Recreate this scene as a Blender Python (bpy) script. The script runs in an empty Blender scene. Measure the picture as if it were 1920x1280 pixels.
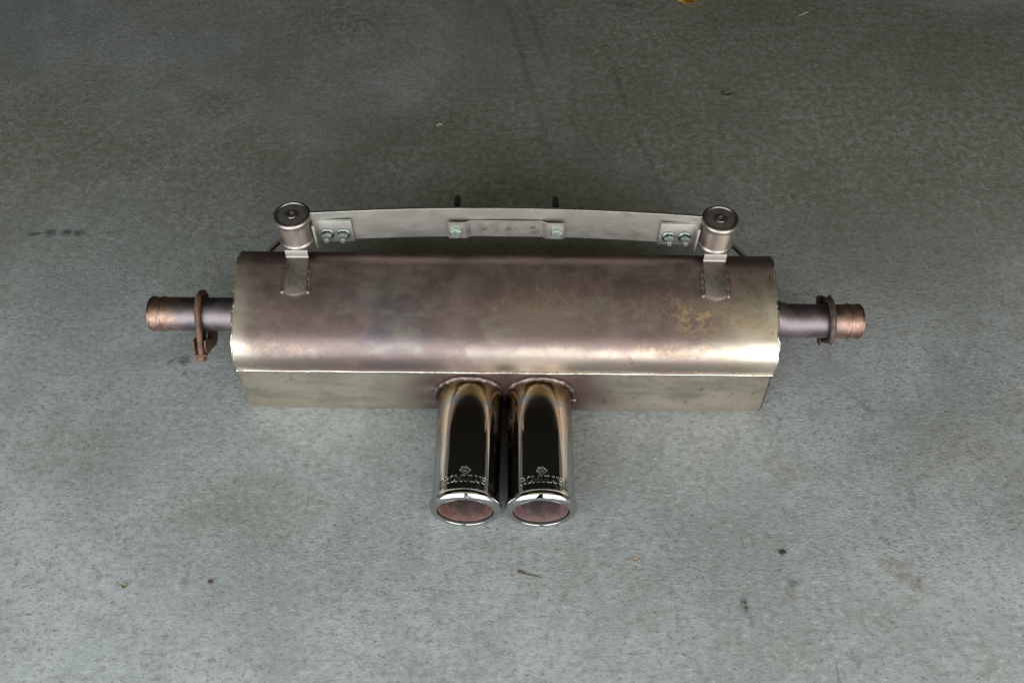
import bpy, bmesh, math, random
import numpy as np
from mathutils import Matrix, Vector

random.seed(4)
R = math.radians
scene = bpy.context.scene
COL = scene.collection

# ------------------------------------------------------------------ camera
cam_d = bpy.data.cameras.new('camera')
cam_d.sensor_width = 36.0
cam_d.lens = 1650 / 1920 * 36
cam_d.clip_start = 0.02
cam_d.clip_end = 60
cam = bpy.data.objects.new('camera', cam_d)
COL.objects.link(cam)
cam.matrix_world = (Matrix.Translation((0, 0, 1.3)) @ Matrix.Rotation(R(36), 4, 'X')
                    @ Matrix.Rotation(R(0.55), 4, 'Z'))
scene.camera = cam

# ------------------------------------------------------------------ light: a wide garage doorway behind the camera, dim inside
world = bpy.data.worlds.new('World')
scene.world = world
world.use_nodes = True
bg = world.node_tree.nodes['Background']
bg.inputs['Color'].default_value = (1.0, 1.0, 0.80, 1)
bg.inputs['Strength'].default_value = 0.014


def area(name, loc, rot, sx, sy, power, color):
    d = bpy.data.lights.new(name, 'AREA')
    d.shape = 'RECTANGLE'
    d.size, d.size_y = sx, sy
    d.energy = power
    d.color = color
    o = bpy.data.objects.new(name, d)
    COL.objects.link(o)
    o.location = loc
    o.rotation_euler = rot
    return o


# the tall open doorway behind the camera (two lamps, a gap added between them to put dark lines in the rims), leaning with the driveway sky above it
area('doorway_light', (-1.28, -0.56, 0.79), (R(76), 0, 0), 2.25, 1.60, 50, (0.88, 0.97, 1.0))
area('doorway_light', (1.28, -0.56, 0.79), (R(76), 0, 0), 2.25, 1.60, 45, (0.97, 1.0, 1.0))
# the pale soffit over the threshold, dim
area('soffit_light', (0, -0.35, 2.45), (0, 0, 0), 4.2, 1.5, 9.0, (1.0, 0.94, 0.55))
# unseen fill lamps added at both sides to brighten the chrome's flanks
area('side_fill', (-3.0, 1.2, 0.75), (R(90), 0, R(-90)), 4.0, 1.4, 3.2, (1.0, 0.95, 0.74))
area('side_fill', (3.0, 1.2, 0.75), (R(90), 0, R(90)), 4.0, 1.4, 3.0, (1.0, 0.93, 0.70))

vs = scene.view_settings
vs.view_transform = 'Standard'
vs.look = 'None'
vs.exposure = 0.0
vs.gamma = 1.0
vs.use_curve_mapping = False
scene.render.engine = 'CYCLES'
scene.cycles.max_bounces = 8
scene.cycles.use_denoising = True

# ------------------------------------------------------------------ helpers


def new_obj(name, v, f, mat=None, parent=None, smooth=True, sharp=35):
    me = bpy.data.meshes.new(name)
    me.from_pydata([tuple(p) for p in v], [], f)
    bm = bmesh.new()
    bm.from_mesh(me)
    bmesh.ops.recalc_face_normals(bm, faces=bm.faces)
    bm.to_mesh(me)
    bm.free()
    if smooth:
        me.shade_smooth()
        me.set_sharp_from_angle(angle=R(sharp))
    if mat:
        me.materials.append(mat)
    o = bpy.data.objects.new(name, me)
    COL.objects.link(o)
    if parent:
        o.parent = parent
    return o


def tag(o, label, cat, group=None, kind=None):
    o['label'] = label
    o['category'] = cat
    if group:
        o['group'] = group
    if kind:
        o['kind'] = kind


def empty(name, loc):
    o = bpy.data.objects.new(name, None)
    o.empty_display_size = 0.05
    COL.objects.link(o)
    o.location = loc
    return o


def move(v, M):
    return [tuple(M @ Vector(p)) for p in v]


def merge(*parts):
    V, F = [], []
    for v, f in parts:
        n = len(V)
        V += list(v)
        F += [[i + n for i in q] for q in f]
    return V, F


def lathe(prof, n=32, close=False):
    """prof: (s, r) along local z; r = 0 closes to a point."""
    V, F, rings = [], [], []
    for s, r in prof:
        if r < 1e-7:
            rings.append([len(V)])
            V.append((0, 0, s))
        else:
            rings.append(list(range(len(V), len(V) + n)))
            V += [(r * math.cos(2 * math.pi * k / n), r * math.sin(2 * math.pi * k / n), s) for k in range(n)]
    pairs = list(zip(rings[:-1], rings[1:]))
    if close:
        pairs.append((rings[-1], rings[0]))
    for a, b in pairs:
        for k in range(n):
            k2 = (k + 1) % n
            if len(a) == 1 and len(b) == 1:
                continue
            if len(a) == 1:
                F.append([a[0], b[k], b[k2]])
            elif len(b) == 1:
                F.append([a[k], b[0], a[k2]])
            else:
                F.append([a[k], b[k], b[k2], a[k2]])
    return V, F


def tube(pts, r, n=10, jit=0.0, seed=0, caps=True):
    rnd = random.Random(seed)
    P = [Vector(p) for p in pts]
    V, F = [], []
    up = None
    m = len(P)
    for i, p in enumerate(P):
        t = (P[min(i + 1, m - 1)] - P[max(i - 1, 0)]).normalized()
        if up is None:
            up = t.orthogonal().normalized()
        up = (up - t * up.dot(t)).normalized()
        b = t.cross(up)
        rr = (r[i] if isinstance(r, (list, tuple)) else r) * (1 + jit * (rnd.random() * 2 - 1))
        off = Vector((rnd.uniform(-1, 1), rnd.uniform(-1, 1), rnd.uniform(-1, 1))) * jit * rr * 0.5
        for k in range(n):
            a = 2 * math.pi * k / n
            V.append(tuple(p + off + (up * math.cos(a) + b * math.sin(a)) * rr))
    for i in range(m - 1):
        for k in range(n):
            k2 = (k + 1) % n
            F.append([i * n + k, i * n + k2, (i + 1) * n + k2, (i + 1) * n + k])
    if caps:
        F.append(list(range(n))[::-1])
        F.append(list(range((m - 1) * n, m * n)))
    return V, F


def box(x0, x1, y0, y1, z0, z1, bev=0.0006):
    bm = bmesh.new()
    bmesh.ops.create_cube(bm, size=1)
    for w in bm.verts:
        w.co = Vector(((x0 + x1) / 2 + w.co.x * (x1 - x0), (y0 + y1) / 2 + w.co.y * (y1 - y0),
                       (z0 + z1) / 2 + w.co.z * (z1 - z0)))
    if bev:
        bmesh.ops.bevel(bm, geom=list(bm.edges), offset=bev, segments=2, affect='EDGES', profile=0.5)
    bm.verts.index_update()
    V = [tuple(w.co) for w in bm.verts]
    F = [[w.index for w in q.verts] for q in bm.faces]
    bm.free()
    return V, F


def slab(outline, M, t, bev=0.0005):
    """a plate: 2-D outline in local xy, thickness t along +z, bevelled, moved by M"""
    bm = bmesh.new()
    vs_ = [bm.verts.new((x, y, 0)) for x, y in outline]
    fc = bm.faces.new(vs_)
    r = bmesh.ops.extrude_face_region(bm, geom=[fc])
    for e in r['geom']:
        if isinstance(e, bmesh.types.BMVert):
            e.co.z += t
    bmesh.ops.recalc_face_normals(bm, faces=bm.faces)
    if bev:
        ed = [e for e in bm.edges if abs(e.verts[0].co.z - e.verts[1].co.z) < 1e-6]
        bmesh.ops.bevel(bm, geom=ed, offset=bev, segments=2, affect='EDGES', profile=0.5)
    bm.verts.index_update()
    V = [tuple(M @ w.co) for w in bm.verts]
    F = [[w.index for w in q.verts] for q in bm.faces]
    bm.free()
    return V, F


def sheet(path, width_axis, w0, w1, t, normals):
    """a bent strip: path of Vectors, swept between w0 and w1 along width_axis with thickness t"""
    V, F = [], []
    wa = Vector(width_axis)
    for p, n_ in zip(path, normals):
        p, n_ = Vector(p), Vector(n_).normalized()
        for q in (p + wa * w0, p + wa * w1, p + wa * w1 + n_ * t, p + wa * w0 + n_ * t):
            V.append(tuple(q))
    m = len(path)
    for i in range(m - 1):
        for k in range(4):
            k2 = (k + 1) % 4
            F.append([i * 4 + k, i * 4 + k2, i * 4 + 4 + k2, i * 4 + 4 + k])
    F.append([3, 2, 1, 0])
    F.append([(m - 1) * 4 + k for k in range(4)])
    return V, F


def fillet(pts, radii, n=10, step=0.006):
    """2-D open polyline with rounded corners, resampled"""
    P = [Vector(p) for p in pts]
    out = [P[0]]
    for i in range(1, len(P) - 1):
        a, b, c = P[i - 1], P[i], P[i + 1]
        u, w = (a - b).normalized(), (c - b).normalized()
        ang = u.angle(w)
        r = radii[i]
        d = r / math.tan(ang / 2)
        cen = b + (u + w).normalized() * (r / math.sin(ang / 2))
        p0, p1 = b + u * d - cen, b + w * d - cen
        a0 = math.atan2(p0.y, p0.x)
        da = (math.atan2(p1.y, p1.x) - a0 + math.pi) % (2 * math.pi) - math.pi
        for k in range(n + 1):
            t = a0 + da * k / n
            out.append(cen + Vector((math.cos(t), math.sin(t))) * r)
    out.append(P[-1])
    res = [out[0]]
    for a, b in zip(out[:-1], out[1:]):
        L = (b - a).length
        m = max(1, int(L / step))
        for k in range(1, m + 1):
            res.append(a.lerp(b, k / m))
    return res


# value noise in numpy (for stain masks)
_rng = np.random.RandomState(11)
_LAT = _rng.rand(256, 256)


def vnoise(x, y):
    xi, yi = np.floor(x).astype(int), np.floor(y).astype(int)
    fx, fy = x - xi, y - yi
    fx, fy = fx * fx * (3 - 2 * fx), fy * fy * (3 - 2 * fy)
    g = lambda i, j: _LAT[i % 256, j % 256]
    return ((g(xi, yi) * (1 - fx) + g(xi + 1, yi) * fx) * (1 - fy)
            + (g(xi, yi + 1) * (1 - fx) + g(xi + 1, yi + 1) * fx) * fy)


def fbm(x, y, o=4):
    s, a, t = 0, 0.5, 0
    for k in range(o):
        s = s + a * vnoise(x * 2 ** k + 17.3 * k, y * 2 ** k + 5.1 * k)
        t += a
        a *= 0.55
    return s / t


def sstep(a, b, x):
    t = np.clip((x - a) / (b - a), 0, 1)
    return t * t * (3 - 2 * t)


# ------------------------------------------------------------------ material helpers
class NT:
    def __init__(self, name):
        self.m = bpy.data.materials.new(name)
        self.m.use_nodes = True
        self.t = self.m.node_tree
        self.b = self.t.nodes['Principled BSDF']

    def link(self, a, b):
        self.t.links.new(a, b)

    def node(self, typ, **kw):
        n = self.t.nodes.new(typ)
        for k, w in kw.items():
            setattr(n, k, w)
        return n

    def set(self, sock, val):
        s = self.b.inputs[sock]
        if hasattr(val, 'links') or isinstance(val, bpy.types.NodeSocket):
            self.link(val, s)
        else:
            s.default_value = val

    def coord(self, scale=(1, 1, 1), which='Object'):
        tc = self.node('ShaderNodeTexCoord')
        mp = self.node('ShaderNodeMapping')
        mp.inputs['Scale'].default_value = scale
        self.link(tc.outputs[which], mp.inputs['Vector'])
        return mp.outputs['Vector']

    def noise(self, scale, detail=4, rough=0.55, vec=None, dist=0.0):
        n = self.node('ShaderNodeTexNoise')
        n.inputs['Scale'].default_value = scale
        n.inputs['Detail'].default_value = detail
        n.inputs['Roughness'].default_value = rough
        n.inputs['Distortion'].default_value = dist
        if vec is not None:
            self.link(vec, n.inputs['Vector'])
        return n.outputs['Fac']

    def ramp(self, fac, lo, hi, a=0.0, b=1.0):
        n = self.node('ShaderNodeMapRange')
        n.interpolation_type = 'SMOOTHSTEP'
        for k, w in zip(('From Min', 'From Max', 'To Min', 'To Max'), (lo, hi, a, b)):
            n.inputs[k].default_value = w
        self.link(fac, n.inputs['Value'])
        return n.outputs['Result']

    def math(self, op, a, b=None):
        n = self.node('ShaderNodeMath', operation=op)
        for i, w in enumerate((a, b)):
            if w is None:
                continue
            if isinstance(w, (int, float)):
                n.inputs[i].default_value = w
            else:
                self.link(w, n.inputs[i])
        return n.outputs[0]

    def mix(self, fac, a, b, blend='MIX'):
        n = self.node('ShaderNodeMix', data_type='RGBA', blend_type=blend)
        for sock, w in ((n.inputs[0], fac), (n.inputs[6], a), (n.inputs[7], b)):
            if isinstance(w, (int, float)):
                sock.default_value = w
            elif isinstance(w, tuple):
                sock.default_value = (*w, 1)
            else:
                self.link(w, sock)
        return n.outputs[2]

    def attr(self, name):
        n = self.node('ShaderNodeAttribute', attribute_name=name)
        s = self.node('ShaderNodeSeparateColor')
        self.link(n.outputs['Color'], s.inputs[0])
        return s.outputs[0], s.outputs[1], s.outputs[2]

    def bump(self, h, strength, dist, normal=None):
        n = self.node('ShaderNodeBump')
        n.inputs['Strength'].default_value = strength
        n.inputs['Distance'].default_value = dist
        self.link(h, n.inputs['Height'])
        if normal is not None:
            self.link(normal, n.inputs['Normal'])
        return n.outputs['Normal']

    def axis(self, k, which='Object'):
        tc = self.node('ShaderNodeTexCoord')
        s = self.node('ShaderNodeSeparateXYZ')
        self.link(tc.outputs[which], s.inputs[0])
        return s.outputs[k]


def col_attr(o, name, r, g, b):
    me = o.data
    a = me.attributes.new(name, 'FLOAT_COLOR', 'POINT')
    arr = np.ones((len(me.vertices), 4), dtype=np.float32)
    arr[:, 0], arr[:, 1], arr[:, 2] = r, g, b
    a.data.foreach_set('color', arr.ravel())


# ---- concrete
def mat_concrete():
    t = NT('concrete')
    stain_shade, dark, rough_zone = t.attr('wear_tone')
    v = t.coord()
    big = t.noise(3.0, 7, 0.66, v, 0.4)
    mid = t.noise(17, 5, 0.6, v, 0.4)
    grain = t.noise(120, 4, 0.7, t.coord((0.75, 1.0, 1)))
    c = t.mix(t.ramp(big, 0.36, 0.64), (0.275, 0.290, 0.286), (0.388, 0.402, 0.404))
    c = t.mix(t.ramp(mid, 0.48, 0.72, 0, 0.35), c, (0.235, 0.232, 0.205))
    c = t.mix(t.ramp(grain, 0.50, 0.68, 0, 0.60), c, (0.15, 0.15, 0.135))
    c = t.mix(t.ramp(grain, 0.47, 0.30, 0, 0.45), c, (0.52, 0.53, 0.525))
    c = t.mix(t.ramp(t.noise(48, 6, 0.72, v, 0.3), 0.47, 0.66, 0, 0.42), c, (0.215, 0.22, 0.205))
    # tiny dark pits
    pit = t.noise(260, 2, 0.5, t.coord((0.6, 1, 1)))
    pitz = t.noise(6, 3, 0.5, v)
    pf = t.math('MULTIPLY', t.ramp(pit, 0.62, 0.70), t.ramp(pitz, 0.38, 0.62, 0.15, 0.65))
    c = t.mix(pf, c, (0.07, 0.065, 0.055))
    sb = t.math('MULTIPLY', stain_shade, t.ramp(t.noise(60, 8, 0.78, v), 0.40, 0.58, 0.25, 1.0))
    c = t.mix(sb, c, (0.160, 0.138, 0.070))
    big_pit = t.math('MULTIPLY', t.ramp(t.noise(75, 4, 0.7, v), 0.69, 0.73), 0.75)
    c = t.mix(big_pit, c, (0.06, 0.055, 0.045))
    hair = t.math('MULTIPLY', t.ramp(t.noise(70, 2, 0.6, t.coord((2.2, 0.14, 1)), 0.6), 0.69, 0.725), t.ramp(t.noise(5, 2, 0.5, v), 0.5, 0.62, 0, 0.5))
    c = t.mix(hair, c, (0.10, 0.095, 0.085))
    db = t.math('MULTIPLY', dark, t.ramp(t.noise(190, 3, 0.7, v), 0.36, 0.55, 0.25, 1.0))
    c = t.mix(db, c, (0.035, 0.032, 0.026))
    t.set('Base Color', c)
    t.set('Roughness', t.ramp(mid, 0.3, 0.7, 0.62, 0.8))
    t.b.inputs['Specular IOR Level'].default_value = 0.3
    h1 = t.noise(260, 6, 0.72, t.coord((0.75, 1.0, 1)))
    h1 = t.math('MULTIPLY', h1, t.ramp(rough_zone, 0, 1, 0.45, 1.0))
    n = t.bump(h1, 0.95, 0.0028)
    n = t.bump(t.noise(22, 3, 0.5, v), 0.4, 0.003, n)
    t.set('Normal', n)
    return t.m


# ---- oxidised stainless shell
def mat_shell():
    t = NT('heat_stained_stainless')
    ox, gold, blue = t.attr('tint')
    rust, clean, dirt = t.attr('wear_tone')
    v = t.coord()
    vs_ = t.coord((0.35, 1, 1))
    blot = t.noise(19, 8, 0.72, v, 0.2)
    speck = t.noise(150, 4, 0.7, v)
    fine = t.noise(420, 3, 0.6, v)
    tan = t.mix(t.ramp(t.noise(9, 5, 0.6, vs_), 0.35, 0.65), (0.50, 0.405, 0.345), (0.57, 0.475, 0.395))
    oxc = t.mix(t.ramp(blot, 0.35, 0.68), (0.200, 0.143, 0.137), (0.262, 0.192, 0.178))
    oxf = t.math('ADD', ox, t.ramp(blot, 0.3, 0.7, -0.16, 0.16))
    oxf = t.ramp(oxf, 0.15, 0.85)
    c = t.mix(oxf, tan, oxc)
    c = t.mix(clean, c, t.mix(t.ramp(t.noise(11, 5, 0.6, vs_), 0.35, 0.65), (0.72, 0.63, 0.52), (0.80, 0.72, 0.61)))
    gf = t.math('MULTIPLY', gold, t.math('MULTIPLY', t.ramp(t.noise(170, 7, 0.78, v), 0.44, 0.54), t.ramp(t.noise(28, 4, 0.6, v), 0.40, 0.54, 0.15, 1)))
    c = t.mix(t.math('MULTIPLY', gf, 0.68), c, (0.70, 0.49, 0.27))
    bf = t.math('MULTIPLY', blue, t.math('MULTIPLY', t.ramp(t.noise(140, 6, 0.75, v), 0.42, 0.54), t.ramp(t.noise(32, 4, 0.6, v), 0.38, 0.52, 0.2, 1)))
    c = t.mix(t.math('MULTIPLY', bf, 0.8), c, (0.165, 0.180, 0.255))
    rf = t.math('MULTIPLY', rust, t.ramp(t.noise(38, 5, 0.7, v), 0.30, 0.60, 0.25, 1))
    c = t.mix(rf, c, (0.155, 0.085, 0.075))
    c = t.mix(t.math('MULTIPLY', t.ramp(speck, 0.62, 0.72), t.ramp(blot, 0.4, 0.6, 0.1, 0.75)), c, (0.13, 0.095, 0.08))
    df = t.math('MULTIPLY', dirt, t.ramp(t.noise(30, 5, 0.6, vs_), 0.4, 0.62))
    c = t.mix(df, c, (0.36, 0.34, 0.27))
    # pale abrasion flecks and hair scratches
    fleck = t.math('MULTIPLY', t.ramp(t.noise(330, 3, 0.7, v), 0.66, 0.74), t.ramp(t.noise(14, 3, 0.5, v), 0.45, 0.65, 0, 0.6))
    c = t.mix(fleck, c, (0.58, 0.50, 0.43))
    scr = t.ramp(t.noise(60, 3, 0.8, t.coord((0.5, 2.2, 2.2)), 1.5), 0.68, 0.72, 0, 0.3)
    c = t.mix(scr, c, (0.52, 0.45, 0.40))
    grime = t.math('MULTIPLY', t.ramp(t.noise(85, 6, 0.75, v), 0.55, 0.68), t.ramp(t.noise(8, 3, 0.5, v), 0.42, 0.62, 0.05, 0.65))
    c = t.mix(grime, c, (0.15, 0.105, 0.09))
    t.set('Base Color', c)
    t.set('Metallic', 1.0)
    r = t.ramp(blot, 0.3, 0.7, 0.33, 0.43)
    r = t.math('ADD', r, t.math('MULTIPLY', oxf, 0.13))
    r = t.math('ADD', r, t.math('MULTIPLY', rf, 0.2))
    t.set('Roughness', r)
    n = t.bump(fine, 0.16, 0.0006)
    n = t.bump(t.noise(7, 3, 0.5, vs_), 0.5, 0.004, n)
    t.set('Normal', n)
    return t.m


def mat_metal(name, c0, c1, r0, r1, scale=40, stretch=(1, 1, 1), bump=0.1, metallic=1.0, spots=None):
    t = NT(name)
    v = t.coord(stretch)
    n1 = t.noise(scale, 5, 0.6, v)
    c = t.mix(t.ramp(n1, 0.33, 0.67), c0, c1)
    if spots:
        c = t.mix(t.ramp(t.noise(scale * 3.1, 4, 0.7, v), 0.58, 0.70, 0, spots[1]), c, spots[0])
    t.set('Base Color', c)
    t.set('Metallic', metallic)
    t.set('Roughness', t.ramp(t.noise(scale * 1.7, 4, 0.6, v), 0.3, 0.7, r0, r1))
    if bump:
        t.set('Normal', t.bump(t.noise(scale * 8, 3, 0.6, v), bump, 0.0006))
    return t.m


def mat_chrome():
    """polished tip: clear chrome at the mouth, heat tint at the root (object z = metres behind the mouth)"""
    t = NT('heat_tinted_chrome')
    z = t.axis(2)
    wob = t.math('ADD', z, t.ramp(t.noise(18, 3, 0.5, t.coord()), 0.3, 0.7, -0.012, 0.012))
    c = t.mix(t.ramp(wob, 0.06, 0.165), (0.50, 0.50, 0.50), (0.42, 0.335, 0.265))
    band = t.math('MULTIPLY', t.ramp(wob, 0.160, 0.170), t.ramp(wob, 0.186, 0.176))
    c = t.mix(t.math('MULTIPLY', band, 0.8), c, (0.27, 0.32, 0.36))
    c = t.mix(t.ramp(wob, 0.180, 0.190), c, (0.40, 0.30, 0.17))
    c = t.mix(t.ramp(wob, 0.192, 0.206), c, (0.22, 0.165, 0.095))
    smear = t.ramp(t.noise(60, 5, 0.7, t.coord()), 0.55, 0.75, 0, 0.35)
    c = t.mix(t.math('MULTIPLY', smear, t.ramp(wob, 0.03, 0.15, 0.15, 1)), c, (0.34, 0.26, 0.20))
    t.set('Base Color', c)
    t.set('Metallic', 1.0)
    r = t.ramp(t.noise(25, 5, 0.65, t.coord()), 0.45, 0.75, 0.035, 0.12)
    film = t.math('MULTIPLY', t.ramp(t.noise(38, 6, 0.72, t.coord()), 0.50, 0.66), t.ramp(t.noise(13, 2, 0.5, t.coord()), 0.48, 0.62))
    r = t.math('ADD', r, t.math('MULTIPLY', film, 0.30))
    t.set('Roughness', t.math('ADD', r, t.ramp(wob, 0.09, 0.2, 0.0, 0.14)))
    t.set('Normal', t.bump(t.noise(14, 2, 0.5, t.coord((1, 1, 0.4))), 0.12, 0.0015))
    return t.m


def mat_pipe():
    """inlet stub: purple-grey oxide, coppery towards the open end (object x = metres from the muffler middle)"""
    t = NT('oxidised_pipe')
    x = t.math('ABSOLUTE', t.axis(0))
    v = t.coord()
    n1 = t.noise(30, 5, 0.65, v, 0.3)
    c = t.mix(t.ramp(n1, 0.35, 0.66), (0.19, 0.155, 0.165), (0.27, 0.225, 0.235))
    cop = t.math('ADD', t.ramp(x, 0.512, 0.578), t.ramp(t.noise(60, 7, 0.75, v), 0.3, 0.7, -0.32, 0.25))
    c = t.mix(t.ramp(cop, 0.15, 0.85), c, t.mix(t.ramp(t.noise(80, 4, 0.6, v), 0.35, 0.65), (0.28, 0.16, 0.125), (0.40, 0.265, 0.215)))
    c = t.mix(t.math('MULTIPLY', t.ramp(x, 0.578, 0.594), t.ramp(t.noise(46, 4, 0.7, v), 0.42, 0.6)), c, (0.17, 0.07, 0.05))
    t.set('Base Color', c)
    t.set('Metallic', 1.0)
    t.set('Roughness', t.ramp(n1, 0.3, 0.7, 0.46, 0.58))
    t.set('Normal', t.bump(t.noise(300, 3, 0.6, v), 0.12, 0.0006))
    return t.m


def mat_rust():
    t = NT('rusty_iron')
    v = t.coord()
    n1 = t.noise(60, 5, 0.65, v)
    c = t.mix(t.ramp(n1, 0.33, 0.67), (0.095, 0.052, 0.038), (0.205, 0.108, 0.068))
    c = t.mix(t.ramp(t.noise(170, 4, 0.7, v), 0.55, 0.7, 0, 0.7), c, (0.07, 0.045, 0.04))
    t.set('Base Color', c)
    t.set('Metallic', 0.35)
    t.set('Roughness', t.ramp(n1, 0.3, 0.7, 0.5, 0.75))
    t.set('Normal', t.bump(t.noise(420, 4, 0.7, v), 0.5, 0.0012))
    return t.m


def mat_plain(name, c0, c1, rough, scale=60):
    t = NT(name)
    v = t.coord()
    t.set('Base Color', t.mix(t.ramp(t.noise(scale, 4, 0.6, v), 0.35, 0.65), c0, c1))
    t.set('Roughness', rough)
    t.set('Normal', t.bump(t.noise(scale * 6, 3, 0.6, v), 0.3, 0.0005))
    return t.m


M_CON = mat_concrete()
M_SHELL = mat_shell()
M_CHROME = mat_chrome()
M_PIPE = mat_pipe()
M_RUST = mat_rust()
M_RUSTDARK = mat_metal('dark_rusty_iron', (0.055, 0.036, 0.03), (0.15, 0.095, 0.075), 0.5, 0.7, 60, bump=0.4, metallic=0.4)
M_BAR = mat_metal('satin_steel', (0.45, 0.43, 0.39), (0.53, 0.51, 0.47), 0.42, 0.52, 26, (0.5, 1, 1), 0.08,
                  spots=((0.33, 0.29, 0.25), 0.45))
M_BRACK = mat_metal('browned_bracket', (0.45, 0.42, 0.39), (0.54, 0.505, 0.475), 0.40, 0.52, 45, bump=0.1, spots=((0.30, 0.24, 0.21), 0.5))
M_SLEEVE = mat_metal('browned_steel', (0.36, 0.315, 0.285), (0.47, 0.42, 0.385), 0.33, 0.44, 38, (1, 1, 0.4), 0.08)
M_STRAP = mat_metal('oxidised_strap', (0.345, 0.30, 0.28), (0.38, 0.335, 0.312), 0.40, 0.50, 130, bump=0.12,
                    spots=((0.50, 0.44, 0.34), 0.3))
M_STRAPWELD = mat_metal('oxidised_weld', (0.22, 0.16, 0.15), (0.29, 0.215, 0.20), 0.42, 0.55, 110, bump=0.2)
M_DISC = mat_metal('dark_disc', (0.17, 0.15, 0.13), (0.24, 0.21, 0.18), 0.45, 0.60, 70, bump=0.1, metallic=0.7)
M_ZINC = mat_metal('grey_zinc', (0.22, 0.245, 0.24), (0.33, 0.36, 0.345), 0.36, 0.5, 140, bump=0.12)
M_GREEN = mat_metal('green_zinc', (0.31, 0.39, 0.34), (0.45, 0.52, 0.46), 0.4, 0.55, 160, bump=0.2, spots=((0.26, 0.3, 0.24), 0.6))
M_STUD = mat_metal('dark_green_stud', (0.07, 0.12, 0.10), (0.12, 0.18, 0.155), 0.38, 0.5, 90, bump=0.1, metallic=0.8)
M_COPPER = mat_metal('copper_bead_glint', (0.34, 0.22, 0.18), (0.50, 0.39, 0.34), 0.2, 0.32, 60, bump=0.1)
M_BEAD = mat_metal('bright_seam', (0.62, 0.55, 0.48), (0.80, 0.74, 0.68), 0.22, 0.34, 60, (0.4, 1, 1), 0.2,
                   spots=((0.25, 0.19, 0.15), 0.75))
M_WELD = mat_metal('weld_metal', (0.20, 0.17, 0.165), (0.34, 0.31, 0.31), 0.32, 0.5, 120, bump=0.4)
def mat_liner(name, c0, c1, c2):
    """bore of a tip: flaking rust, soot and painted depth shade further in (object z = metres behind the mouth)"""
    t = NT(name)
    v = t.coord()
    c = t.mix(t.ramp(t.noise(55, 6, 0.7, v), 0.36, 0.62), c0, c1)
    c = t.mix(t.ramp(t.noise(150, 5, 0.75, v), 0.54, 0.64, 0, 0.8), c, c2)
    soot_shade = t.math('ADD', t.axis(2), t.ramp(t.noise(40, 4, 0.6, v), 0.3, 0.7, -0.015, 0.015))
    c = t.mix(t.ramp(soot_shade, 0.008, 0.048, 0.0, 0.85), c, (0.035, 0.027, 0.026))  # soot plus the bore's depth shade, put into the colour
    t.set('Base Color', c)
    t.set('Roughness', 0.8)
    t.set('Normal', t.bump(t.noise(260, 4, 0.7, v), 0.5, 0.001))
    return t.m


M_ROOTWELD = mat_metal('heat_purpled_weld', (0.15, 0.112, 0.108), (0.27, 0.215, 0.205), 0.38, 0.55, 110, bump=0.4, spots=((0.42, 0.39, 0.39), 0.6))
M_EMBOSS = mat_metal('satin_chrome', (0.30, 0.30, 0.295), (0.42, 0.42, 0.41), 0.26, 0.36, 200, bump=0)
M_LINER = mat_liner('rust_pink_soot_shade', (0.165, 0.086, 0.083), (0.205, 0.122, 0.118), (0.12, 0.05, 0.05))
M_LINER2 = mat_liner('rust_brown_soot_shade', (0.15, 0.065, 0.05), (0.20, 0.112, 0.10), (0.085, 0.035, 0.028))
M_BLACK = mat_plain('gap_shade', (0.02, 0.018, 0.016), (0.035, 0.032, 0.03), 0.5, 100)  # near-black that paints the shade inside gaps, slots and grooves
M_SPOT = mat_plain('spot_weld_rust', (0.085, 0.052, 0.043), (0.13, 0.083, 0.07), 0.6, 260)
M_ORANGE = mat_plain('orange_leaf', (0.42, 0.17, 0.03), (0.62, 0.38, 0.06), 0.6, 90)
M_TAN = mat_plain('dry_tan_leaf', (0.36, 0.24, 0.14), (0.52, 0.40, 0.27), 0.7, 90)
M_LEAFG = mat_plain('green_leaf', (0.08, 0.125, 0.065), (0.11, 0.17, 0.085), 0.6, 90)
M_YELG = mat_plain('yellow_green_leaf', (0.17, 0.17, 0.085), (0.23, 0.23, 0.13), 0.6, 90)
M_STRAW = mat_plain('straw', (0.45, 0.45, 0.24), (0.58, 0.56, 0.34), 0.6, 90)
M_CRUMB = mat_plain('dark_dirt', (0.03, 0.025, 0.02), (0.07, 0.055, 0.045), 0.85, 200)
M_TWIG = mat_plain('twig', (0.06, 0.045, 0.035), (0.12, 0.09, 0.07), 0.8, 200)


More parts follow.
